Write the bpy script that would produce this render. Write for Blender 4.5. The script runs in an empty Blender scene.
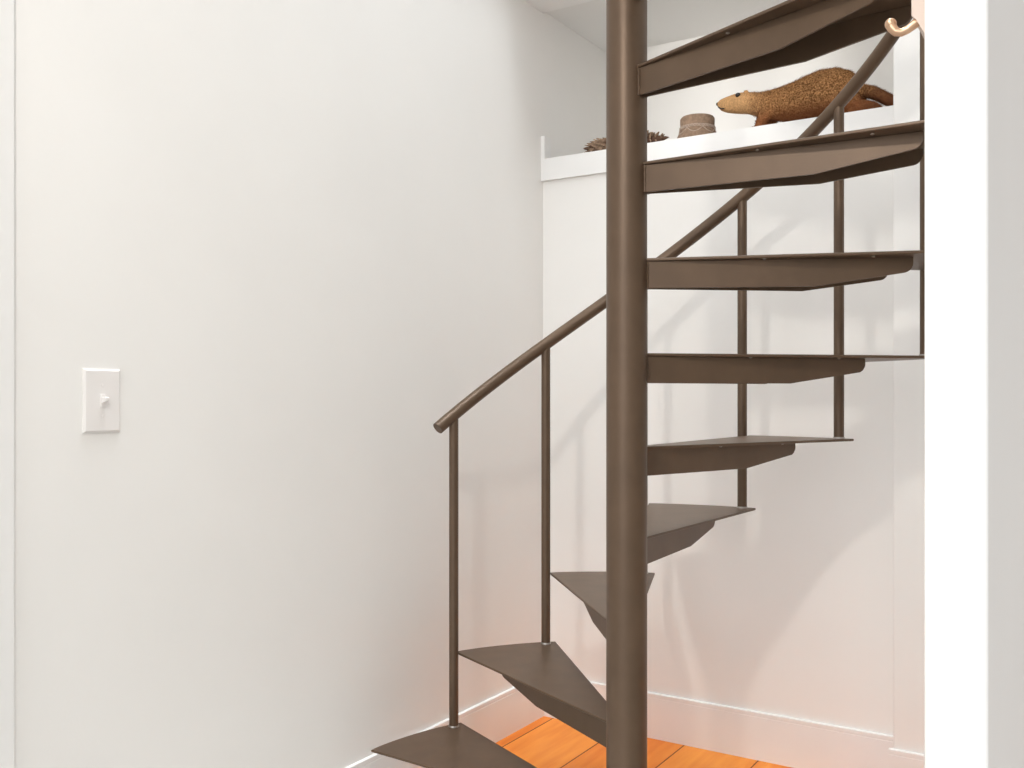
import bpy, bmesh, math, random
from mathutils import Vector, Matrix, noise
R = math.radians
SC = bpy.context.scene
COL = SC.collection
random.seed(7)

# ------------------------------------------------------------------ materials
def mat(name, col, rough=0.5, metal=0.0, spec=0.5, noise_amt=0.0, noise_scale=8.0, bump=0.0, bump_scale=60.0, col2=None):
    m = bpy.data.materials.new(name)
    m.use_nodes = True
    nt = m.node_tree
    b = nt.nodes['Principled BSDF']
    b.inputs['Base Color'].default_value = (*col, 1)
    b.inputs['Roughness'].default_value = rough
    b.inputs['Metallic'].default_value = metal
    b.inputs['Specular IOR Level'].default_value = spec
    tc = nt.nodes.new('ShaderNodeTexCoord')
    if noise_amt > 0 or col2:
        n = nt.nodes.new('ShaderNodeTexNoise')
        n.inputs['Scale'].default_value = noise_scale
        n.inputs['Detail'].default_value = 4
        nt.links.new(tc.outputs['Object'], n.inputs['Vector'])
        r = nt.nodes.new('ShaderNodeValToRGB')
        r.color_ramp.elements[0].position = .35
        r.color_ramp.elements[1].position = .65
        lo = tuple(c * (1 - noise_amt) for c in col)
        hi = col2 if col2 else tuple(min(1, c * (1 + noise_amt)) for c in col)
        r.color_ramp.elements[0].color = (*lo, 1)
        r.color_ramp.elements[1].color = (*hi, 1)
        nt.links.new(n.outputs['Fac'], r.inputs['Fac'])
        nt.links.new(r.outputs['Color'], b.inputs['Base Color'])
    if bump > 0:
        n2 = nt.nodes.new('ShaderNodeTexNoise')
        n2.inputs['Scale'].default_value = bump_scale
        nt.links.new(tc.outputs['Object'], n2.inputs['Vector'])
        bp = nt.nodes.new('ShaderNodeBump')
        bp.inputs['Strength'].default_value = bump
        bp.inputs['Distance'].default_value = .002
        nt.links.new(n2.outputs['Fac'], bp.inputs['Height'])
        nt.links.new(bp.outputs['Normal'], b.inputs['Normal'])
    return m

M_WALL = mat('white_wall_paint', (.885, .870, .845), .75, spec=.25, noise_amt=.012, noise_scale=2.2, bump=.05, bump_scale=180)
M_TRIM = mat('white_gloss_paint', (.875, .868, .855), .45, spec=.35, noise_amt=.01, noise_scale=5)
M_CEIL = mat('ceiling_paint', (.95, .94, .925), .85, spec=.2, noise_amt=.01)
M_STEEL = mat('brown_painted_steel', (.124, .079, .049), .43, metal=.38, spec=.5, noise_amt=.07, noise_scale=14, bump=.06, bump_scale=220)
M_ZINC = mat('bright_zinc', (.45, .42, .39), .4, metal=1.0, noise_amt=.05)
M_PLAST = mat('white_plastic', (.86, .83, .81), .35, noise_amt=.005)
M_HOOK = mat('pale_bronze', (.62, .40, .26), .3, metal=.75, noise_amt=.06, noise_scale=60)
M_RAIL = mat('pink_white_paint', (.66, .54, .47), .6, noise_amt=.02)
M_POT = mat('taupe_weave', (.25, .165, .11), .9, noise_amt=.18, noise_scale=120, bump=.6, bump_scale=350)
M_POTB = mat('pale_braid', (.42, .33, .265), .9, noise_amt=.2, noise_scale=200)
M_CONE = mat('pine_cone_scale', (.20, .105, .062), .8, noise_amt=.35, noise_scale=45, col2=(.42, .29, .19))
M_CORE = mat('pine_cone_core', (.10, .05, .03), .9, noise_amt=.2)
M_NOSE = mat('dark_nose', (.035, .022, .015), .4, noise_amt=.2)
M_EYE = mat('glass_eye', (.015, .010, .008), .12, noise_amt=.1)

def floor_mat():
    m = bpy.data.materials.new('orange_pine_boards')
    m.use_nodes = True
    nt = m.node_tree; N = nt.nodes; L = nt.links
    b = N['Principled BSDF']
    b.inputs['Roughness'].default_value = .5; b.inputs['Specular IOR Level'].default_value = .25
    tc = N.new('ShaderNodeTexCoord')
    sep = N.new('ShaderNodeSeparateXYZ'); L.new(tc.outputs['Object'], sep.inputs[0])
    def math_(op, a, bv=None, link=None):
        n = N.new('ShaderNodeMath'); n.operation = op
        L.new(a, n.inputs[0])
        if link is not None: L.new(link, n.inputs[1])
        elif bv is not None: n.inputs[1].default_value = bv
        return n.outputs[0]
    u = math_('DIVIDE', math_('SUBTRACT', sep.outputs[0], .0376), .2395)
    idx = math_('FLOOR', u); fr = math_('FRACT', u)
    # seam mask
    near = math_('MINIMUM', fr, link=math_('SUBTRACT', math_('MULTIPLY', fr, -1.0), -1.0))
    seam = math_('LESS_THAN', near, .009)
    wn = N.new('ShaderNodeTexWhiteNoise'); wn.noise_dimensions = '1D'; L.new(idx, wn.inputs['W'])
    mp = N.new('ShaderNodeMapping'); mp.inputs['Scale'].default_value = (14, 1.6, 1)
    L.new(tc.outputs['Object'], mp.inputs['Vector'])
    gr = N.new('ShaderNodeTexNoise'); gr.inputs['Scale'].default_value = 2.4; gr.inputs['Detail'].default_value = 6
    gr.noise_dimensions = '4D'; L.new(wn.outputs['Value'], gr.inputs['W'])
    L.new(mp.outputs[0], gr.inputs['Vector'])
    mix = math_('ADD', math_('MULTIPLY', gr.outputs['Fac'], .75), link=math_('MULTIPLY', wn.outputs['Value'], .3))
    rp = N.new('ShaderNodeValToRGB')
    e = rp.color_ramp.elements
    e[0].position = .25; e[0].color = (.74, .185, .022, 1)
    e[1].position = .75; e[1].color = (.96, .36, .062, 1)
    L.new(mix, rp.inputs['Fac'])
    # knots
    vo = N.new('ShaderNodeTexVoronoi'); vo.inputs['Scale'].default_value = 6.5
    mp2 = N.new('ShaderNodeMapping'); mp2.inputs['Scale'].default_value = (1.0, .8, 1)
    L.new(tc.outputs['Object'], mp2.inputs['Vector']); L.new(mp2.outputs[0], vo.inputs['Vector'])
    kn = math_('LESS_THAN', vo.outputs['Distance'], .045)
    mk = N.new('ShaderNodeMix'); mk.data_type = 'RGBA'
    L.new(kn, mk.inputs[0]); L.new(rp.outputs[0], mk.inputs[6]); mk.inputs[7].default_value = (.45, .12, .02, 1)
    ms = N.new('ShaderNodeMix'); ms.data_type = 'RGBA'
    L.new(seam, ms.inputs[0]); L.new(mk.outputs[2], ms.inputs[6]); ms.inputs[7].default_value = (.16, .035, .008, 1)
    # boards stop out of view; added pale floor beyond keeps orange bounce off the walls
    pale = math_('LESS_THAN', sep.outputs[1], -.75)
    mz = N.new('ShaderNodeMix'); mz.data_type = 'RGBA'
    L.new(pale, mz.inputs[0]); L.new(ms.outputs[2], mz.inputs[6]); mz.inputs[7].default_value = (.62, .60, .57, 1)
    L.new(mz.outputs[2], b.inputs['Base Color'])
    return m
M_FLOOR = floor_mat()

def fur_mat(name, body=True):
    m = bpy.data.materials.new(name); m.use_nodes = True
    nt = m.node_tree; N = nt.nodes; L = nt.links
    b = N['Principled BSDF']; b.inputs['Roughness'].default_value = .85; b.inputs['Specular IOR Level'].default_value = .15
    tc = N.new('ShaderNodeTexCoord')
    sep = N.new('ShaderNodeSeparateXYZ'); L.new(tc.outputs['Object'], sep.inputs[0])
    n = N.new('ShaderNodeTexNoise'); n.inputs['Scale'].default_value = 210; n.inputs['Detail'].default_value = 3
    L.new(tc.outputs['Object'], n.inputs['Vector'])
    sp = N.new('ShaderNodeValToRGB'); e = sp.color_ramp.elements
    e[0].position = .36; e[0].color = (.125, .050, .017, 1)
    e[1].position = .66; e[1].color = (.60, .31, .125, 1)
    L.new(n.outputs['Fac'], sp.inputs['Fac'])
    # pale head: near the nose (object x is length from the nose)
    rh = N.new('ShaderNodeMapRange'); rh.inputs[1].default_value = .085; rh.inputs[2].default_value = .17
    rh.inputs[3].default_value = 1; rh.inputs[4].default_value = 0
    L.new(sep.outputs[0], rh.inputs[0])
    mh = N.new('ShaderNodeMix'); mh.data_type = 'RGBA'
    f = N.new('ShaderNodeMath'); f.operation = 'MULTIPLY'; f.inputs[1].default_value = .6; L.new(rh.outputs[0], f.inputs[0])
    L.new(f.outputs[0], mh.inputs[0]); L.new(sp.outputs[0], mh.inputs[6]); mh.inputs[7].default_value = (.53, .32, .15, 1)
    # russet belly, legs and tail
    ru = N.new('ShaderNodeMapRange'); ru.inputs[1].default_value = .075; ru.inputs[2].default_value = .035
    ru.inputs[3].default_value = 0; ru.inputs[4].default_value = .8
    L.new(sep.outputs[2], ru.inputs[0])
    m2 = N.new('ShaderNodeMix'); m2.data_type = 'RGBA'
    L.new(ru.outputs[0], m2.inputs[0]); L.new(mh.outputs[2], m2.inputs[6]); m2.inputs[7].default_value = (.25, .083, .031, 1)
    tl = N.new('ShaderNodeMapRange'); tl.inputs[1].default_value = .43; tl.inputs[2].default_value = .50
    tl.inputs[3].default_value = 0; tl.inputs[4].default_value = .75
    L.new(sep.outputs[0], tl.inputs[0])
    m3 = N.new('ShaderNodeMix'); m3.data_type = 'RGBA'
    L.new(tl.outputs[0], m3.inputs[0]); L.new(m2.outputs[2], m3.inputs[6]); m3.inputs[7].default_value = (.16, .060, .026, 1)
    L.new(m3.outputs[2], b.inputs['Base Color'])
    return m
M_FUR = fur_mat('speckled_brown_fur')

# ------------------------------------------------------------------ helpers
def link(name, bm, m, parent=None, smooth=False, loc=None, rotz=0):
    me = bpy.data.meshes.new(name)
    bmesh.ops.recalc_face_normals(bm, faces=bm.faces)
    bm.to_mesh(me); bm.free()
    me.materials.append(m)
    if smooth:
        for p in me.polygons: p.use_smooth = True
        me.set_sharp_from_angle(angle=R(38))
    o = bpy.data.objects.new(name, me); COL.objects.link(o)
    if parent: o.parent = parent
    if loc is not None: o.location = loc
    o.rotation_euler.z = rotz
    return o

def box(bm, x0, x1, y0, y1, z0, z1, bev=0.0, seg=2):
    vs = [bm.verts.new((x, y, z)) for x in (x0, x1) for y in (y0, y1) for z in (z0, z1)]
    fs = [bm.faces.new([vs[i] for i in q]) for q in ((0,1,3,2),(4,6,7,5),(0,4,5,1),(2,3,7,6),(0,2,6,4),(1,5,7,3))]
    if bev:
        es = list({e for f in fs for e in f.edges})
        bmesh.ops.bevel(bm, geom=es, offset=bev, segments=seg, profile=.5, affect='EDGES')

def prism(bm, pts, ax0, ax1, ax2, h0, h1, bev=0.0):
    """polygon pts (a, b) in axes ax0, ax1, extruded along ax2 from h0 to h1"""
    ax0, ax1, ax2 = Vector(ax0), Vector(ax1), Vector(ax2)
    lo = [bm.verts.new(ax0*a + ax1*b + ax2*h0) for a, b in pts]
    hi = [bm.verts.new(ax0*a + ax1*b + ax2*h1) for a, b in pts]
    n = len(pts)
    fs = [bm.faces.new(lo), bm.faces.new(hi[::-1])]
    for i in range(n):
        fs.append(bm.faces.new((lo[i], lo[(i+1) % n], hi[(i+1) % n], hi[i])))
    if bev:
        es = list(fs[0].edges) + list(fs[1].edges)
        bmesh.ops.bevel(bm, geom=es, offset=bev, segments=1, profile=.5, affect='EDGES')

def tube(bm, pts, rad, seg=14, cap=True):
    pts = [Vector(p) for p in pts]
    rads = rad if isinstance(rad, (list, tuple)) else [rad]*len(pts)
    rings = []; prev = None
    for i, p in enumerate(pts):
        t = (pts[min(i+1, len(pts)-1)] - pts[max(i-1, 0)]).normalized()
        if prev is None:
            a = Vector((0, 0, 1)) if abs(t.z) < .9 else Vector((1, 0, 0))
            n = t.cross(a).normalized()
        else:
            n = (prev - t*prev.dot(t)).normalized()
        prev = n; b = t.cross(n)
        rings.append([bm.verts.new(p + (n*math.cos(k*2*math.pi/seg) + b*math.sin(k*2*math.pi/seg))*rads[i]) for k in range(seg)])
    for r0, r1 in zip(rings, rings[1:]):
        for k in range(seg):
            bm.faces.new((r0[k], r0[(k+1) % seg], r1[(k+1) % seg], r1[k]))
    if cap:
        bm.faces.new(rings[0][::-1]); bm.faces.new(rings[-1])

def lathe(bm, prof, seg=40, c=(0, 0, 0)):
    rings = []
    for r, z in prof:
        if r < 1e-6: rings.append([bm.verts.new((c[0], c[1], c[2]+z))])
        else: rings.append([bm.verts.new((c[0]+r*math.cos(k*2*math.pi/seg), c[1]+r*math.sin(k*2*math.pi/seg), c[2]+z)) for k in range(seg)])
    for a, b in zip(rings, rings[1:]):
        for k in range(seg):
            k2 = (k+1) % seg
            if len(a) == 1: bm.faces.new((a[0], b[k], b[k2]))
            elif len(b) == 1: bm.faces.new((a[k], a[k2], b[0]))
            else: bm.faces.new((a[k], a[k2], b[k2], b[k]))
    if len(rings[0]) > 1: bm.faces.new(rings[0][::-1])
    if len(rings[-1]) > 1: bm.faces.new(rings[-1])

def thing(name, label, cat, loc=(0, 0, 0), rotz=0, group=None):
    o = bpy.data.objects.new(name, None); COL.objects.link(o)
    o.empty_display_size = .1
    o.location = loc; o.rotation_euler.z = rotz
    o['label'] = label; o['category'] = cat
    if group: o['group'] = group
    return o

def struct(name, bm, m, smooth=False):
    o = link(name, bm, m, None, smooth); o['kind'] = 'structure'; return o

# ------------------------------------------------------------------ setting
CX, CY, CZ, YAW = 1.689, -2.868, 1.109, 32.4
CEIL = 2.44
LEDGE = 1.9285
WX, WY = -.010, .010              # wall planes; the baseboard faces stand at x = 0 and y = 0
PX, PY = 1.162, -.095             # edge and face of the wall return at the right
NY = .53                          # back of the niche
RX0, RX1, RY = 1.559, 1.604, -2.0625   # thin partition beside the stairs
REAR, EAST = -5.6, 4.2

bm = bmesh.new(); box(bm, WX-.12, EAST, REAR, .14, -.08, 0); struct('floor', bm, M_FLOOR)

bm = bmesh.new(); box(bm, WX-.12, WX, REAR, NY, 0, CEIL+.5); struct('wall_left', bm, M_WALL)

bm = bmesh.new()
box(bm, WX, PX+.02, WY, WY+.10, 0, LEDGE-.04)                       # below the niche
box(bm, PX, EAST, PY, NY, 0, CEIL+.5, .004)                         # wall return that closes the niche at the right
box(bm, WX, PX, NY, NY+.1, LEDGE-.3, CEIL+.5)                       # niche back
box(bm, WX, PX+.01, WY+.001, NY+.01, CEIL+.010, CEIL+.25)                # niche soffit
struct('wall_back', bm, M_WALL)

bm = bmesh.new(); box(bm, RX0-.0003, RX1, RY, PY, 0, CEIL+.5, .003, 3); struct('wall_right', bm, M_WALL)

bm = bmesh.new()                                                     # ceiling with the stairwell opening and the niche soffit
HX0, HX1, HY0, HY1 = .02, RX0, -1.82, -.22
box(bm, WX, EAST, HY1, WY, CEIL, CEIL+.25)
box(bm, WX, EAST, -4.2, HY0, CEIL, CEIL+.25)
box(bm, WX, HX0, HY0, HY1, CEIL, CEIL+.25)
box(bm, HX1, EAST, HY0, HY1, CEIL, CEIL+.25)
struct('ceiling', bm, M_CEIL)

# ledge of the niche: shelf, fascia board and the small upstand at its left end
bm = bmesh.new()
box(bm, WX, PX, WY-.014, NY, LEDGE-.03, LEDGE)
box(bm, WX, PX, WY-.014, WY+.004, LEDGE-.075, LEDGE-.03)
box(bm, WX, WX+.014, WY-.014, WY+.03, LEDGE, LEDGE+.08)
struct('trim_1', bm, M_TRIM)

def baseboard(name, p0, p1, inward):
    """skirting with a bead on top; p0-p1 on the wall plane, inward = unit vector into the room"""
    p0, p1, n = Vector((*p0, 0)), Vector((*p1, 0)), Vector((*inward, 0))
    d = (p1-p0); ln = d.length; d.normalize()
    prof = [(0, 0), (.010, 0), (.010, .1305), (.0091, .1315), (.0091, .1335), (.010, .1345), (.010, .1435), (.0094, .1452), (0, .1460)]
    bm = bmesh.new()
    lo = [bm.verts.new(p0 + n*a + Vector((0, 0, z))) for a, z in prof]
    hi = [bm.verts.new(p1 + n*a + Vector((0, 0, z))) for a, z in prof]
    k = len(prof)
    bm.faces.new(lo); bm.faces.new(hi[::-1])
    for i in range(k): bm.faces.new((lo[i], lo[(i+1) % k], hi[(i+1) % k], hi[i]))
    return struct(name, bm, M_TRIM)
baseboard('baseboard_left', (WX, -1.885), (WX, WY), (1, 0))
baseboard('baseboard_back', (WX, WY), (PX, WY), (0, -1))
baseboard('baseboard_right', (PX-.010, PY), (RX0, PY), (0, -1))

# flat casing board at the near end of the left wall
bm = bmesh.new(); box(bm, WX, WX+.012, -2.05, -1.885, 0, CEIL, .002); struct('trim_2', bm, M_TRIM)

# ------------------------------------------------------------------ spiral staircase
AX, AY = .7995, -1.0108
RISE, STEP = .2, 22.291
TH1 = -34.058 - YAW                                   # clockwise from +y
RB, RO, RP = .722, .7388, .0433
def th(n): return TH1 + STEP*(n-1)
def zt(n): return RISE*n
NT = 11
stair = thing('spiral_staircase', 'brown painted steel spiral staircase winding round its central pole beside the white niche wall', 'staircase', (AX, AY, 0))

bm = bmesh.new()
tube(bm, [(0, 0, .012), (0, 0, 3.1)], RP, 64)
link('pole', bm, M_STEEL, stair, True)
bm = bmesh.new(); lathe(bm, [(.10, 0), (.10, .010), (.098, .012), (.0434, .012)], 48)
link('base_plate', bm, M_STEEL, stair, True)

def D(a): return Vector((math.sin(R(a)), math.cos(R(a)), 0))
def Nn(a): return Vector((math.cos(R(a)), -math.sin(R(a)), 0))
A_B, A_F, E_B, E_F = 1.903, -STEP+1.434, .0082, .0027

def tread_bm():
    bm = bmesh.new()
    def outer(a, e):
        t = math.sqrt(RO*RO - e*e); return D(a)*t + Nn(a)*e
    pf, pb = outer(A_F, -E_F), outer(A_B, E_B)
    af, ab = math.degrees(math.atan2(pf.x, pf.y)), math.degrees(math.atan2(pb.x, pb.y))
    pts = [D(A_F)*.030 - Nn(A_F)*E_F]
    for i in range(19): pts.append(D(af + (ab-af)*i/18)*RO)
    pts.append(D(A_B)*.030 + Nn(A_B)*E_B)
    prism(bm, [(p.x, p.y) for p in pts], (1, 0, 0), (0, 1, 0), (0, 0, 1), -.006, 0, .0012)
    return bm

def bracket_bm(a, e, side):
    """flange plate hung under the tread edge: deep from the pole to mid-span, then tapering to a rounded end"""
    bm = bmesh.new()
    prof = [(.037, -.0062), (.584, -.0062)]
    for i in range(9):
        q = R(80*i/8)
        prof.append((.584 - .020*(1-math.cos(q)), -.018 - .020*math.sin(q)))
    prof += [(.39, -.0635), (.037, -.0635)]
    n = Nn(a)*side
    lo, hi = e - .005, e
    prism(bm, prof, D(a), (0, 0, 1), n, lo, hi, .0007)
    # weld bead where the flange meets the pole
    t = math.sqrt(RP*RP - e*e)
    pts = [D(a)*(t+.0015) + n*(e+.0005) + Vector((0, 0, -.007 - .0565*i/9)) for i in range(10)]
    tube(bm, pts, [.0028 + .0007*math.sin(i*2.3) for i in range(10)], 8)
    return bm

def light_dot_bm():
    bm = bmesh.new(); lathe(bm, [(.0036, 0), (.0036, -.0015), (.0022, -.0026), (0, -.0028)], 12); return bm

proto = None
def copy_obj(o, parent):
    c = o.copy(); COL.objects.link(c); c.parent = parent
    for ch in list(o.children): copy_obj(ch, c)
    return c
for n in range(1, NT+1):
    if proto is None:
        proto = link('tread', tread_bm(), M_STEEL, stair)
        link('bracket', bracket_bm(A_F+5, .0035, -1), M_STEEL, proto)
        link('bracket', bracket_bm(A_B-5.2, .0082, 1), M_STEEL, proto)
        s0 = None
        for a, e in ((A_B-2.2, .005), (A_F+2.2, -.003)):
            for t in (.284, .50):
                p = D(a)*t + Nn(a)*e; p.z = -.006
                if s0 is None: s0 = link('screw_dot', light_dot_bm(), M_ZINC, proto, True); s = s0  # bright disc standing in for light through a hole in the tread
                else: s = s0.copy(); COL.objects.link(s); s.parent = proto
                s.location = p
        t_ = proto
    else:
        t_ = copy_obj(proto, stair)
    t_.location = (0, 0, zt(n)); t_.rotation_euler.z = -R(th(n))

HR = .857
bproto = None
for n in range(1, NT+1):
    p = D(th(n))*RB
    if bproto is None:
        bm = bmesh.new(); tube(bm, [(0, 0, -.004), (0, 0, HR-.004)], .0128, 20)
        bproto = link('baluster', bm, M_STEEL, stair, True)
        bm = bmesh.new(); lathe(bm, [(.0150, 0), (.0150, .0012), (.0140, .0042), (.0126, .0042)], 24)
        link('collar', bm, M_ZINC, bproto, True)
        b_ = bproto
    else:
        b_ = copy_obj(bproto, stair)
    b_.location = (p.x, p.y, zt(n)); b_.rotation_euler.z = -R(th(n))

bm = bmesh.new()
pts = []
a0, a1 = th(1)-4.1, th(NT)+3
for i in range(181):
    a = a0 + (a1-a0)*i/180
    v = D(a)*RB; v.z = RISE*(a-TH1)/STEP + RISE + HR
    pts.append(v)
tube(bm, pts, .0168, 20)
link('handrail', bm, M_STEEL, stair, True)

# ------------------------------------------------------------------ light switch on the left wall
sw = thing('light_switch', 'white toggle light switch plate on the bare left wall', 'light switch', (WX, -1.7035, 1.0995))
bm = bmesh.new()
w, h = .0405, .0625
lo = [(-w, -h), (w, -h), (w, h), (-w, h)]
v0 = [bm.verts.new((0, a, b)) for a, b in lo]
v1 = [bm.verts.new((.0032, a, b)) for a, b in lo]
v2 = [bm.verts.new((.0068, a*(w-.0042)/w, b*(h-.0042)/h)) for a, b in lo]
for A, B in ((v0, v1), (v1, v2)):
    for i in range(4): bm.faces.new((A[i], A[(i+1) % 4], B[(i+1) % 4], B[i]))
bm.faces.new(v0[::-1]); bm.faces.new(v2)
link('switch_plate', bm, M_PLAST, sw)
bm = bmesh.new(); box(bm, .006, .0088, -.0058, .0058, -.0125, .0125, .0009)
link('toggle_collar', bm, M_PLAST, sw)
bm = bmesh.new()
prism(bm, [(.0075, .007), (.0075, -.006), (.021, -.0005), (.0215, .0055), (.019, .0075)], (1, 0, 0), (0, 0, 1), (0, 1, 0), -.0042, .0042, .0008)
link('toggle', bm, M_PLAST, sw)
for z in (.030, -.030):
    bm = bmesh.new(); lathe(bm, [(.0034, 0), (.0032, .0008), (0, .0014)], 16)
    bmesh.ops.rotate(bm, verts=bm.verts, cent=(0, 0, 0), matrix=Matrix.Rotation(R(90), 3, 'Y'))
    s = link('screw_dot', bm, M_PLAST, sw, True, (.0068, 0, z))

# ------------------------------------------------------------------ coat rail with its hook, on the stair side of the partition
cr = thing('coat_rail', 'pale rail high at the partition edge beside the top tread, carrying a bronze hook', 'coat rail', (RX0, -1.945, 1.432))
bm = bmesh.new()
prism(bm, [(0, .25), (-.0265, .25), (-.0265, .012), (-.0215, .008), (-.014, -.009), (0, -.036)], (1, 0, 0), (0, 0, 1), (0, 1, 0), -.02, .16, .001)
link('rail_board', bm, M_RAIL, cr)
bm = bmesh.new()
hk = [(-.021, .0095), (-.026, .0062), (-.031, .0030), (-.036, .0016), (-.0405, .0030), (-.0437, .0068), (-.0452, .0105)]
tube(bm, [(x, -.012, z) for x, z in hk], [.0044, .0040, .0036, .0036, .0040, .0044, .0048], 16)
bmesh.ops.create_uvsphere(bm, u_segments=16, v_segments=10, radius=.0052, matrix=Matrix.Translation((-.0452, -.012, .0110)))
h_ = link('hook', bm, M_HOOK, cr, True); h_['label'] = 'pale bronze curled hook with a ball end'

# ------------------------------------------------------------------ pot on the ledge
pot = thing('woven_pot', 'taupe woven pot with flared foot and pale braided band on the ledge', 'pot', (.531, .075, LEDGE))
prof = [(.0715, 0), (.0700, .006), (.0645, .016), (.0590, .028), (.0555, .040), (.0543, .052), (.0550, .066), (.0548, .074), (.051, .0790), (.036, .0815), (0, .0825)]
bm = bmesh.new(); lathe(bm, prof, 48); link('pot_body', bm, M_POT, pot, True)
def pr(z):
    for (r0, z0), (r1, z1) in zip(prof, prof[1:]):
        if z0 <= z <= z1: return r0 + (r1-r0)*(z-z0)/(z1-z0)
    return prof[0][0]
bm = bmesh.new()
for ph in (0, 1):
    pts = []
    for i in range(241):
        a = 2*math.pi*i/240; z = .0425 + .0036*math.sin(20*a + ph*math.pi)
        r = pr(z) + .0008 + .0006*math.cos(20*a*1 + ph*math.pi)
        pts.append((r*math.cos(a), r*math.sin(a), z))
    tube(bm, pts, .0017, 6)
link('braided_band', bm, M_POTB, pot, True)
bm = bmesh.new()
for k in range(7):
    pts = []
    for i in range(17):
        f = i/16; a = 2*math.pi*(k + f)/7
        z = .0375 - .016*math.sin(math.pi*f); r = pr(z) + .0006
        pts.append((r*math.cos(a), r*math.sin(a), z))
    tube(bm, pts, .0013, 6)
link('swag_trim', bm, M_POTB, pot, True)

# ------------------------------------------------------------------ pine cones on the ledge
def pine_cone(loc, rz, length, rad, label, lean=1.0):
    t = thing('pine_cone', label, 'pine cone', loc, rz, 'pine cones on the ledge')
    bm = bmesh.new()
    prof = [(max(rad*.42*math.sin(math.pi*min(1, .08 + .92*i/12))**.7, 0), length*i/12) for i in range(12)] + [(0, length)]
    lathe(bm, prof, 16)
    bmesh.ops.rotate(bm, verts=bm.verts, cent=(0, 0, 0), matrix=Matrix.Rotation(R(90), 3, 'Y'))
    bmesh.ops.translate(bm, verts=bm.verts, vec=(0, 0, rad))
    link('core', bm, M_CORE, t, True)
    bm = bmesh.new()
    rows = 7
    for i in range(rows):
        f = (i+.5)/rows
        x = length*(.06 + .80*f)
        rr = rad*(math.sin(math.pi*(.22 + .70*f))**.8)
        m = 9 if i < 5 else 6
        for k in range(m):
            a = 2*math.pi*(k + .5*(i % 2))/m + random.uniform(-.10, .10)
            rdir = Vector((0, math.cos(a), math.sin(a))); tdir = Vector((0, -math.sin(a), math.cos(a)))
            c = Vector((x, 0, rad)); w_ = rr*.26; ln = random.uniform(.85, 1.12)
            p0 = c + rdir*rr*.35
            p1 = c + rdir*rr*.80 + Vector((length*.035*lean, 0, 0))
            p2 = c + rdir*rr*ln + Vector((length*.085*lean, 0, 0))
            th_ = Vector((.0045, 0, 0))
            q = [p0 - tdir*w_*.5, p0 + tdir*w_*.5, p1 + tdir*w_, p2 + tdir*w_*.12, p2 - tdir*w_*.12, p1 - tdir*w_]
            for v in q: v.z = max(v.z, .0008)
            lo = [bm.verts.new(v - th_*.5) for v in q]; hi = [bm.verts.new(v + th_*.5) for v in q]
            bm.faces.new(lo); bm.faces.new(hi[::-1])
            for jj in range(6): bm.faces.new((lo[jj], lo[(jj+1) % 6], hi[(jj+1) % 6], hi[jj]))
    link('scales', bm, M_CONE, t)
    return t
pine_cone((.272, .062, LEDGE), R(180), .150, .031, 'pine cone pointing at the corner, half hidden left of the steel pole', 1.7)
pine_cone((.285, .075, LEDGE), R(0), .150, .031, 'pine cone lying between the steel pole and the taupe pot', .6)

# ------------------------------------------------------------------ stuffed marmot on the ledge
NX, NYM = .592, .100
mar = thing('stuffed_marmot', 'stuffed brown marmot stretched out along the white ledge behind the handrail', 'stuffed animal', (NX, NYM, LEDGE))

def loft(bm, secs, seg=20):
    """secs: (x, y, z, half-height, half-width) along a path; rings face the path direction"""
    P = [Vector(s[:3]) for s in secs]; rings = []
    for i, s in enumerate(secs):
        t = (P[min(i+1, len(P)-1)] - P[max(i-1, 0)]).normalized()
        side = Vector((0, 1, 0)); side = (side - t*side.dot(t)).normalized(); up = side.cross(t)
        if up.z < 0: up = -up
        rings.append([bm.verts.new(P[i] + up*math.cos(k*2*math.pi/seg)*s[3] + side*math.sin(k*2*math.pi/seg)*s[4]) for k in range(seg)])
    for a, b in zip(rings, rings[1:]):
        for k in range(seg): bm.faces.new((a[k], a[(k+1) % seg], b[(k+1) % seg], b[k]))
    bm.faces.new(rings[0][::-1]); bm.faces.new(rings[-1])

bm = bmesh.new()
# trunk and head (x measured from the nose)
loft(bm, [(-.001, 0, .121, .006, .006), (.004, 0, .120, .013, .011), (.016, 0, .116, .021, .016), (.035, 0, .113, .027, .021), (.055, 0, .112, .031, .026),
          (.080, 0, .110, .034, .031), (.105, 0, .106, .034, .033), (.130, 0, .098, .037, .034), (.165, 0, .090, .045, .039), (.205, 0, .086, .053, .047),
          (.245, 0, .086, .060, .053), (.290, 0, .090, .069, .058), (.330, 0, .096, .073, .061), (.365, 0, .096, .073, .060), (.395, 0, .088, .066, .055),
          (.420, 0, .078, .052, .045), (.440, 0, .070, .036, .032), (.452, 0, .066, .018, .018)], 24)
# fore legs
for s in (-1, 1):
    loft(bm, [(.175, s*.022, .075, .026, .020), (.160, s*.030, .050, .020, .016), (.146, s*.034, .026, .014, .013), (.138, s*.035, .012, .010, .012), (.118, s*.036, .008, .007, .013), (.106, s*.036, .006, .005, .010)], 14)
# hind legs: thigh, hock and long foot stretched behind
for s in (-1, 1):
    loft(bm, [(.355, s*.035, .080, .045, .022), (.395, s*.046, .062, .042, .024), (.425, s*.050, .044, .033, .021), (.443, s*.050, .026, .022, .016), (.452, s*.050, .018, .016, .013)], 16)
    loft(bm, [(.420, s*.050, .018, .014, .014), (.448, s*.051, .024, .021, .016), (.472, s*.053, .022, .020, .016), (.493, s*.054, .017, .015, .015), (.508, s*.054, .010, .009, .011)], 14)
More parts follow.
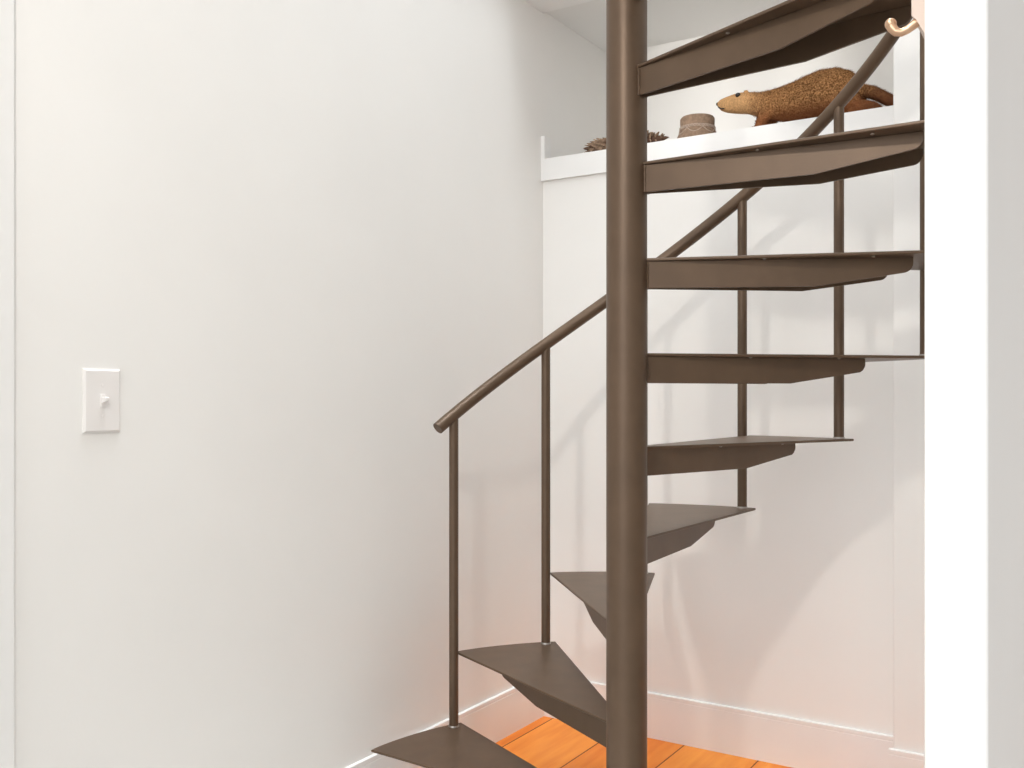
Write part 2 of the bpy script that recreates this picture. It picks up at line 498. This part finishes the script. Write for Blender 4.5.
# tail
loft(bm, [(.425, 0, .086, .022, .020), (.450, -.006, .084, .020, .020), (.475, -.016, .074, .019, .020), (.500, -.026, .058, .018, .019), (.522, -.034, .041, .018, .018), (.542, -.040, .026, .015, .016), (.556, -.043, .018, .008, .009)], 16)
# ears
for s in (-1, 1):
    bmesh.ops.create_uvsphere(bm, u_segments=12, v_segments=8, radius=.010, matrix=Matrix.Translation((.101, s*.0275, .133)) @ Matrix.Rotation(R(s*-28), 4, 'X') @ Matrix.Diagonal((1.0, .45, .95, 1)))
body = link('body', bm, M_FUR, mar, True)
rm = body.modifiers.new('r', 'REMESH'); rm.mode = 'VOXEL'; rm.voxel_size = .0034
sm = body.modifiers.new('s', 'SMOOTH'); sm.factor = .6; sm.iterations = 6
bpy.context.view_layer.update()
dg = bpy.context.evaluated_depsgraph_get()
me = bpy.data.meshes.new_from_object(body.evaluated_get(dg))
body.modifiers.clear(); body.data = me
for v in me.vertices:                                  # keep the paws on the ledge
    if v.co.z < .0005: v.co.z = .0005
if not me.materials: me.materials.append(M_FUR)
for p in me.polygons: p.use_smooth = True

# short guard hairs lying back along the coat
bm = bmesh.new()
polys = [p for p in me.polygons]
random.seed(3)
for i in range(26000):
    p = random.choice(polys); c, n = p.center, p.normal
    if c.z < .012: continue
    head = c.x < .11
    if c.x < .035 and random.random() < .6: continue
    ln = random.uniform(.003, .0055) if head else random.uniform(.007, .0145)
    back = Vector((1, 0, -.25)); back = (back - n*back.dot(n))
    if back.length < .1: continue
    back.normalize()
    d = (back*.86 + n*(.22 if head else .42) + Vector((random.uniform(-.2, .2), random.uniform(-.2, .2), random.uniform(-.2, .2)))).normalized()
    sd = d.cross(n).normalized()*(.0006 if head else .0009)
    r = Vector((random.uniform(-.0015, .0015), random.uniform(-.0015, .0015), random.uniform(-.0015, .0015)))
    b0 = c + r - n*.001
    bm.faces.new((bm.verts.new(b0 - sd), bm.verts.new(b0 + sd), bm.verts.new(b0 + d*ln)))
me_f = bpy.data.meshes.new('fur'); bm.to_mesh(me_f); bm.free(); me_f.materials.append(M_FUR)
fo = bpy.data.objects.new('fur', me_f); COL.objects.link(fo); fo.parent = mar

def ball(name, loc, r, m, sc=(1, 1, 1)):
    bm = bmesh.new(); bmesh.ops.create_uvsphere(bm, u_segments=16, v_segments=10, radius=r, matrix=Matrix.Diagonal((*sc, 1)))
    o = link(name, bm, m, mar, True, loc); return o
for s in (-1, 1):
    e = ball('eye', (.074, s*.0255, .1305), .0078, M_EYE, (1.1, .75, .9)); e['label'] = 'small black glass eye'
nz = ball('nose', (-.0015, 0, .120), .0072, M_NOSE, (.7, 1, .8)); nz['label'] = 'dark nose tip'
bm = bmesh.new()
tube(bm, [(.026, -.0185, .097), (.016, -.0165, .0985), (.006, -.0115, .105), (.001, -.004, .111), (.001, .004, .111), (.006, .0115, .105), (.016, .0165, .0985), (.026, .0185, .097)], .0019, 8)
mo = link('mouth', bm, M_NOSE, mar, True); mo['label'] = 'dark mouth line'
for s in (-1, 1):
    bm = bmesh.new()
    for k in range(4):
        y = s*.036 + (k-1.5)*.0055
        tube(bm, [(.112, y, .0075), (.104, y, .0065), (.098, y, .002)], [.0019, .0015, .0004], 8)
    c_ = link('claws', bm, M_NOSE, mar, True)

# ------------------------------------------------------------------ light
W = bpy.data.worlds.new('room_daylight'); SC.world = W; W.use_nodes = True
bg = W.node_tree.nodes['Background']
bg.inputs[0].default_value = (.95, .98, 1.0, 1); bg.inputs[1].default_value = .66

def area(name, loc, target, size, power, col=(1, .95, .88), shape='DISK', sy=None):
    l = bpy.data.lights.new(name, 'AREA'); l.shape = shape; l.size = size
    if sy: l.size_y = sy
    l.energy = power; l.color = col
    o = bpy.data.objects.new(name, l); COL.objects.link(o); o.location = loc
    o.rotation_euler = (Vector(target) - Vector(loc)).to_track_quat('-Z', 'Y').to_euler()
    return o
area('ceiling_spot', (1.07, -2.89, 2.40), (.75, -.5, .6), .09, 11)
sw_l = area('stairwell_fill', (.80, -1.0, 5.6), (.80, -1.0, 0), 1.5, 25, (.92, .97, 1), 'SQUARE')  # added fill above the stair opening, brightens the nook and tread tops
sw_l.data.spread = R(70)
sl = bpy.data.lights.new('rear_fill_sun', 'SUN'); sl.energy = 1.62; sl.angle = R(55); sl.color = (.96, .98, 1.0)  # added soft fill from behind the camera, evens the light on the walls
so = bpy.data.objects.new('rear_fill_sun', sl); COL.objects.link(so); so.location = (1, -5, 1.5)
so.rotation_euler = Vector((.07, .92, -.40)).to_track_quat('-Z', 'Y').to_euler()
nl = bpy.data.lights.new('niche_fill_spot', 'SPOT'); nl.energy = 400; nl.shadow_soft_size = .3; nl.spot_size = R(17); nl.spot_blend = .9; nl.color = (1, .97, .93)  # added spot without a fixture, lifts the dark niche
no = bpy.data.objects.new('niche_fill_spot', nl); COL.objects.link(no); no.location = (.45, -3.3, 2.41)
no.rotation_euler = (Vector((.60, .5, 2.40)) - Vector((.45, -3.3, 2.41))).to_track_quat('-Z', 'Y').to_euler()

# ------------------------------------------------------------------ camera
cam = bpy.data.cameras.new('camera'); co = bpy.data.objects.new('camera', cam); COL.objects.link(co)
co.location = (CX, CY, CZ); co.rotation_euler = (R(90), 0, R(YAW))
cam.sensor_width = 36; cam.lens = 960.62/1024*36
cam.shift_y = 11.86/1024
cam.clip_start = .02
SC.camera = co
SC.view_settings.view_transform = 'Standard'; SC.view_settings.look = 'None'
SC.view_settings.gamma = 1; SC.view_settings.use_curve_mapping = False
SC.view_settings.exposure = .30
